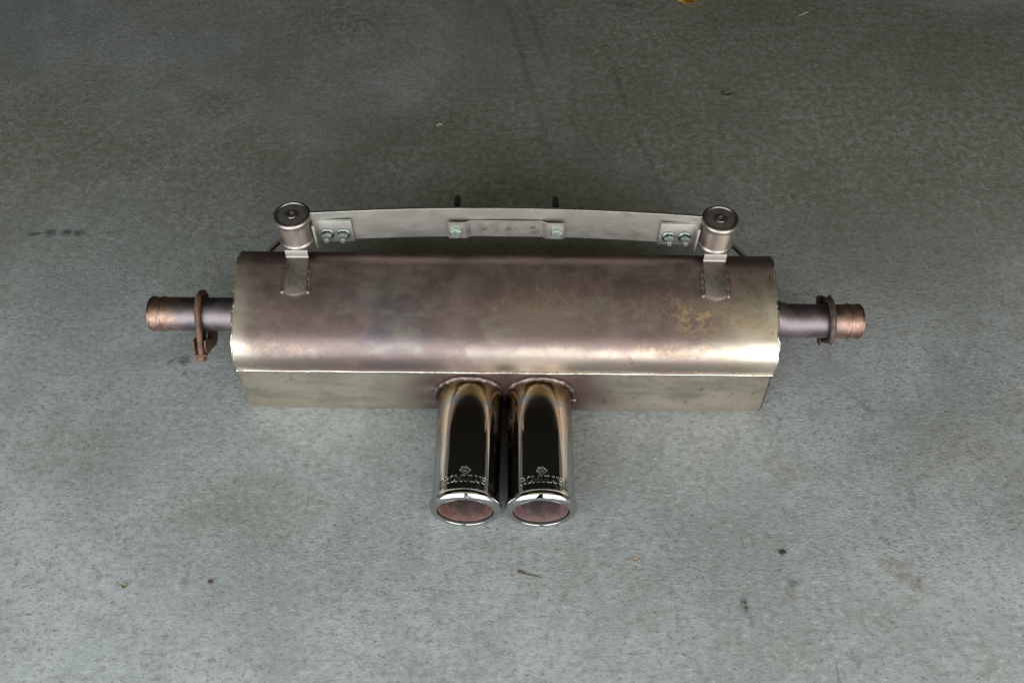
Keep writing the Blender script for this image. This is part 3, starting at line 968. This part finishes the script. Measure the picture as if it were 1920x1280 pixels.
for s in (-1, 1):
    sl = mp('bushing_sleeve', (lathe(sleeve_prof, 64)), M_SLEEVE)
    sl.data.transform(Matrix.Translation((0, OY, 0)))
    sl.location = (s * BX, BY - OY, BZ0)
    d = new_obj('rubber_disc', *lathe(disc_prof, 48), M_DISC, sl, True, 40)
    nt = new_obj('centre_bolt', *lathe(nut_prof, 24), M_SLEEVE, sl, True, 30)
    pts = [(0.0233 * math.cos(a), 0.0233 * math.sin(a), H - 0.0024) for a in np.linspace(0, 2 * math.pi, 49)]
    new_obj('groove_ring', *tube(pts, 0.0006, 6), M_BLACK, sl, True)
    pts = [(0.0094 * math.cos(a), 0.0094 * math.sin(a), H - 0.0019) for a in np.linspace(0, 2 * math.pi, 33)]
    new_obj('recess_ring', *tube(pts, 0.0009, 6), M_BLACK, sl, True)  # black ring painting the shade in the recess round the bolt
    # strap: under the sleeve, down its front, then flat along the top panel with a round end
    hw = 0.0178
    y1, z1 = panel(0.137, 0.0)
    yf = 0.9345
    tf = (yf - B0.x + pn.x * -0.001) / pv.x
    yq, zq = panel(tf, 0.0008)
    path = [(0, BY + 0.016, BZ0 - 0.0045), (0, yf + 0.004, BZ0 - 0.0045), (0, yf + 0.0012, BZ0 - 0.0055), (0, yf, BZ0 - 0.0085), (0, yf, zq + 0.006), (0, yf - 0.001, zq + 0.003), (0, yf - 0.0035, zq - 0.0002)]
    nrms = [(0, 0, 1), (0, 0, 1), (0, -0.7, 0.7), (0, -1, 0), (0, -1, 0.1), (0, -0.8, 0.6), (0, -pv.y, pv.x)]
    V, F = sheet(path, (1, 0, 0), -hw, hw, 0.0036, nrms)
    # flat foot lying on the panel, round at the lower end
    t_end = 0.094
    a_, b_ = Vector(panel(tf - 0.0035, -0.0002)), Vector(panel(t_end, 0.0002))
    fd = (b_ - a_).normalized()
    fn = Vector((fd.y, -fd.x)) if fd.x < 0 else Vector((-fd.y, fd.x))
    fl_ = (b_ - a_).length
    foot = [(hw, 0.0)] + [(hw * math.cos(a), fl_ - 0.004 + hw * 0.55 * math.sin(a)) for a in np.linspace(0, math.pi, 21)] + [(-hw, 0.0)]
    Mf = Matrix(((1, 0, 0, 0), (0, fd.x, fn.x, a_.x), (0, fd.y, fn.y, a_.y), (0, 0, 0, 1)))
    V, F = merge((V, F), slab(foot, Mf, 0.0037, 0.0007))
    st = mp('mount_strap', ([(p[0] + s * BX, p[1], p[2]) for p in V], F), M_STRAP, sharp=30)
    for k in (-1, 1):
        pts = []
        for j, t in enumerate(np.linspace(0.136, 0.092, 16)):
            y, z = panel(t, -0.0002)
            w = hw + 0.0022 - (0.0018 if j == 0 else 0.0)
            pts.append((s * BX + k * w, y, z))
        mp('strap_weld', tube(pts, [0.0016] + [0.0036] * 13 + [0.0040, 0.0022], 8, 0.14, 40 + k + s), M_STRAPWELD, st, sharp=80)
    # thin brace from behind the sleeve down to the back of the shell
    p0, p1 = Vector((s * (BX + 0.0060), BY + 0.025, BZ0 + 0.0005)), Vector((s * (BX + 0.0745), 1.000, 0.174))
    path = [p0.lerp(p1, k / 10) for k in range(11)] + [Vector((s * (BX + 0.078), 0.998, 0.166)), Vector((s * (BX + 0.080), 0.986, 0.160))]
    mp('brace_rod', tube(path, 0.0042, 12), M_SLEEVE, sharp=80)

# ------------------------------------------------------------------ cross bar between the bushings


def bar_y(x):
    return 0.9645 + 0.0145 * (1 - (x / 0.31) ** 2)


XB = np.linspace(-0.309, 0.309, 41)
path = [(x, bar_y(x), 0) for x in XB]
nr = [(-(0.029 * x / 0.31 ** 2) * -1, -1, 0) for x in XB]
bv, bf = sheet(path, (0, 0, 1), 0.2475, 0.3105, 0.004, nr)
bar = mp('cross_bar', (bv, bf), M_BAR, sharp=30)
# thin bright top edge along the bar's upper corner
mp('bright_edge', tube([(x, bar_y(x) - 0.0038, 0.3102) for x in XB], 0.0006, 6, 0.1, 3), M_BEAD, bar, sharp=80)

# end plates with two flange nuts each
hexn = lathe([(0.0, 0.0), (0.0, 0.0108), (0.0012, 0.0112), (0.0024, 0.0104), (0.0030, 0.0092)], 32)
hexb = lathe([(0.0026, 0.0), (0.0026, 0.0086), (0.0092, 0.0086), (0.0104, 0.0076), (0.0104, 0.0)], 6)
studm = lathe([(0.009, 0.0), (0.009, 0.0046), (0.0165, 0.0046), (0.0175, 0.0038), (0.0175, 0.0)], 16)
FACE = Matrix(((1, 0, 0, 0), (0, 0, -1, 0), (0, 1, 0, 0), (0, 0, 0, 1)))     # local z -> toward the camera side (-y)
nut_me = None
for s in (-1, 1):
    yb = bar_y(0.27) - 0.004
    pl = mp('end_plate', box(min(s * 0.300, s * 0.243), max(s * 0.300, s * 0.243), yb - 0.0050, yb - 0.0008, 0.2485, 0.2955, 0.0009), M_BAR, sharp=30)
    fl = mp('plate_flange', box(min(s * 0.3035, s * 0.2995), max(s * 0.3035, s * 0.2995), yb - 0.0165, yb + 0.001, 0.2440, 0.2950, 0.0008), M_BAR, pl, sharp=30)
    for xn in (0.2835, 0.2580):
        v, f = merge(hexn, (move(hexb[0], Matrix.Rotation(R(18 if xn > 0.27 else 4), 4, 'Z')), hexb[1]), studm)
        if nut_me is None:
            nut = new_obj('flange_nut', move(v, FACE), f, M_ZINC, pl, True, 30)
            nut_me = nut.data
        else:
            nut = bpy.data.objects.new('flange_nut', nut_me)
            COL.objects.link(nut)
            nut.parent = pl
        nut.location = (s * xn, yb - 0.0050 - OY, 0.2675)
        nut.rotation_euler = (0, R(random.uniform(-20, 20)), 0)

# centre bracket: pads stand off the bar, middle pressed against it
xs_ = [-0.0920, -0.0650, -0.0565, 0.0565, 0.0650, 0.0920]
off = [0.0098, 0.0098, 0.0056, 0.0056, 0.0098, 0.0098]
path = [(x, bar_y(x) - o_, 0) for x, o_ in zip(xs_, off)]
bv, bf = sheet(path, (0, 0, 1), 0.2525, 0.2860, 0.0030, [(0, -1, 0)] * 6)
br = mp('centre_bracket', (bv, bf), M_BRACK, sharp=20)
br['label'] = 'flat centre bracket with raised bolt pads and three spot welds'
bolt_v, bolt_f = lathe([(0.0, 0.0), (0.0, 0.0098), (0.0060, 0.0098), (0.0072, 0.0086), (0.0072, 0.0)], 6)
for x, rot in ((-0.0800, 30), (0.0800, 18)):
    b = new_obj('bolt_head', move(bolt_v, FACE @ Matrix.Rotation(R(rot), 4, 'Z')), bolt_f, M_GREEN, br, True, 30)
    b.location = (x, bar_y(x) - 0.0128 - OY, 0.2685)
    sv, sf = lathe([(0.0, 0.0), (0.0, 0.0055), (0.066, 0.0055), (0.0695, 0.0048), (0.071, 0.0040), (0.071, 0.0)], 16)
    sd = new_obj('stud', move(sv, Matrix.Rotation(R(-90), 4, 'X')), sf, M_STUD, b, True, 30)
    sd.location = (0, 0.004, 0.002)
for x, z in ((-0.0345, 0.2700), (0.0040, 0.2710), (0.0425, 0.2740)):
    v, f = lathe([(0.0, 0.0046), (0.0005, 0.0040), (0.0003, 0.0)], 20)
    w = new_obj('spot_weld', move(v, FACE), f, M_SPOT, br, True, 60)
    w.location = (x, bar_y(x) - 0.0086 - OY - 0.0001 + (bar_y(0.0565) - bar_y(x)), z)


# ------------------------------------------------------------------ loose pipe clamps hanging on the inlet pipes
def clamp(name, loc, M, rod, mat_rod, mat_saddle, label):
    """local: pipe along x, U-bolt arched over the top, legs down -z, saddle below"""
    e = empty(name, loc)
    e.matrix_world = Matrix.Translation(loc) @ M
    tag(e, label, 'clamp', 'pipe clamps on the inlet pipes')
    ra = 0.0345
    pts = [(0, ra, -0.073), (0, ra, -0.06), (0, ra, -0.04), (0, ra, -0.02)]
    pts += [(0, ra * math.cos(a), ra * math.sin(a)) for a in np.linspace(0, math.pi, 25)]
    pts += [(0, -ra, -0.02), (0, -ra, -0.04), (0, -ra, -0.06), (0, -ra, -0.073)]
    new_obj('u_bolt', *tube(pts, rod, 14, 0.03, 3), mat_rod, e, True, 60)
    # saddle: a channel, two cheek plates with a V notch joined by a web
    chk = [(-0.042, -0.034), (-0.024, -0.034), (0, -0.048), (0.024, -0.034), (0.042, -0.034), (0.0435, -0.046), (0.036, -0.060), (-0.036, -0.060), (-0.0435, -0.046)]
    parts = []
    for xx in (-0.0105, 0.0082):
        Mx = Matrix.Translation((xx, 0, 0)) @ Matrix(((0, 0, 1, 0), (1, 0, 0, 0), (0, 1, 0, 0), (0, 0, 0, 1)))
        parts.append(slab(chk, Mx, 0.0025, 0.0004))
    parts.append(box(-0.0104, 0.0104, -0.0405, 0.0405, -0.0622, -0.0596, 0.0005))
    new_obj('saddle', *merge(*parts), mat_saddle, e, True, 30)
    for y in (-ra, ra):
        v, f = lathe([(0.0, 0.0), (0.0, 0.0088), (-0.0075, 0.0088), (-0.0085, 0.0078), (-0.0085, 0.0)], 6)
        n = new_obj('nut', v, f, mat_saddle, e, True, 30)
        n.location = (0, y, -0.0622)
        n.rotation_euler = (0, 0, R(15 + y * 400))
    return e


clamp('pipe_clamp', (OX - 0.5075, PY + 0.001, PZ + 0.0008), Matrix.Rotation(R(6), 4, 'Z') @ Matrix.Rotation(R(-34), 4, 'X') @ Matrix.Rotation(R(4), 4, 'Y'),
      0.0052, M_RUST, M_RUST, 'orange rusty U-bolt clamp with saddle hanging below the left inlet pipe')
clamp('pipe_clamp', (OX + 0.5420, PY - 0.002, PZ + 0.0008), Matrix.Rotation(R(3), 4, 'Z') @ Matrix.Rotation(R(38), 4, 'X') @ Matrix.Rotation(R(-11), 4, 'Y'),
      0.0052, M_RUSTDARK, M_RUSTDARK, 'dark brown rusty clamp turned backwards on the bent right inlet pipe')


# ------------------------------------------------------------------ bits lying on the floor
def leaf(name, loc, rot, L, W, curl, mat, label, cat, jag=0.12, seed=1):
    rnd = random.Random(seed)
    n, m = 14, 6
    V, F = [], []
    for i in range(n + 1):
        t = i / n
        w = W * (math.sin(math.pi * min(1, t * 0.93 + 0.05)) ** 0.75) * (1 + rnd.uniform(-jag, jag))
        for j in range(-m, m + 1):
            u = j / m
            z = 0.0009 + curl * (u * u * 0.6 + (t - 0.5) ** 2 * 1.3) * W - 0.12 * W * math.exp(-(u * 7) ** 2) * 0.4 + rnd.uniform(0, 0.02) * W
            V.append(((t - 0.5) * L + 0.04 * L * math.sin(u * 3 + t * 4), u * w * 0.5, max(z, 0.0004)))
    k = 2 * m + 1
    F = [[i * k + j, i * k + j + 1, (i + 1) * k + j + 1, (i + 1) * k + j] for i in range(n) for j in range(k - 1)]
    nv = len(V)
    V += [(p[0], p[1], p[2] - 0.0003) for p in V]
    F += [[q + nv for q in f[::-1]] for f in F]
    o = new_obj(name, V, F, mat, None, True, 60)
    o.location = loc
    o.rotation_euler = (0, 0, R(rot))
    tag(o, label, cat)
    return o


leaf('dry_leaf', (0.440, 2.014, 0), 12, 0.060, 0.045, 0.45, M_ORANGE, 'crumpled orange autumn leaf at the top edge of the floor', 'leaf', 0.2, 3)
leaf('dry_leaf', (1.292, 2.040, 0), -14, 0.060, 0.040, 0.4, M_TAN, 'dry tan leaf in the far right corner of the floor', 'leaf', 0.15, 5)
leaf('leaf_scrap', (0.489, 1.651, 0), 24, 0.024, 0.016, 0.3, M_LEAFG, 'small green leaf scrap on the floor behind the right bushing', 'leaf', 0.35, 7)
leaf('leaf_scrap', (-0.584, 0.480, 0), 150, 0.009, 0.007, 0.3, M_YELG, 'tiny yellow green leaf scrap at lower left of the floor', 'leaf', 0.35, 9)
leaf('leaf_scrap', (-0.166, 1.533, 0), 20, 0.014, 0.010, 0.3, M_STRAW, 'tiny yellow leaf scrap on the shaded floor behind the cross bar', 'leaf', 0.35, 10)
leaf('seed_husk', (0.194, 0.529, 0), 20, 0.009, 0.005, 0.5, M_TAN, 'tiny brown seed husk on the floor right of the tips', 'seed', 0.2, 11)
o = new_obj('straw_piece', *tube([(-0.0135, -0.009, 0.0014), (-0.004, -0.002, 0.0018), (0.006, 0.005, 0.0016), (0.0145, 0.0115, 0.0013)], [0.0008, 0.0012, 0.0012, 0.0008], 8), M_STRAW)
o.location = (0.722, 1.966, 0)
tag(o, 'thin pale straw piece lying far back on the right of the floor', 'straw')
o = new_obj('twig', *tube([(-0.017, 0.005, 0.0026), (-0.013, 0.0035, 0.0030), (-0.009, 0.002, 0.0022), (-0.004, 0.0012, 0.0014), (0.006, -0.001, 0.0012), (0.016, -0.0035, 0.0012), (0.021, -0.006, 0.0011)],
                          [0.0012, 0.0025, 0.0020, 0.0008, 0.0007, 0.0006, 0.0004], 10), M_TWIG)
o.location = (0.029, 0.503, 0)
tag(o, 'thin dark twig with a bud in front of the chrome tips', 'twig')


def crumb(name, loc, r, n, mat, label, cat, seed):
    rnd = random.Random(seed)
    parts = []
    for k in range(n):
        bm = bmesh.new()
        bmesh.ops.create_icosphere(bm, subdivisions=2, radius=r * (1 if k == 0 else rnd.uniform(0.35, 0.7)))
        a, d = rnd.uniform(0, 6.28), 0 if k == 0 else r * rnd.uniform(0.8, 1.2)
        for w in bm.verts:
            w.co *= 1 + rnd.uniform(-0.16, 0.16)
            w.co.z = max(0.0, w.co.z * 0.6 + r * 0.35)
            w.co.x += d * math.cos(a)
            w.co.y += d * math.sin(a) * 0.7
        bm.verts.index_update()
        parts.append(([tuple(w.co) for w in bm.verts], [[w.index for w in f.verts] for f in bm.faces]))
        bm.free()
    o = new_obj(name, *merge(*parts), mat, None, True, 50)
    o.location = loc
    tag(o, label, cat)
    return o


crumb('pebble', (-0.456, 0.487, -0.0003), 0.0034, 2, M_TWIG, 'small dark pebble at the lower left of the floor', 'pebble', 2)
crumb('dirt_crumb', (0.423, 0.543, -0.0003), 0.0042, 5, M_CRUMB, 'black crumb of dirt on the floor at lower right', 'dirt', 4)
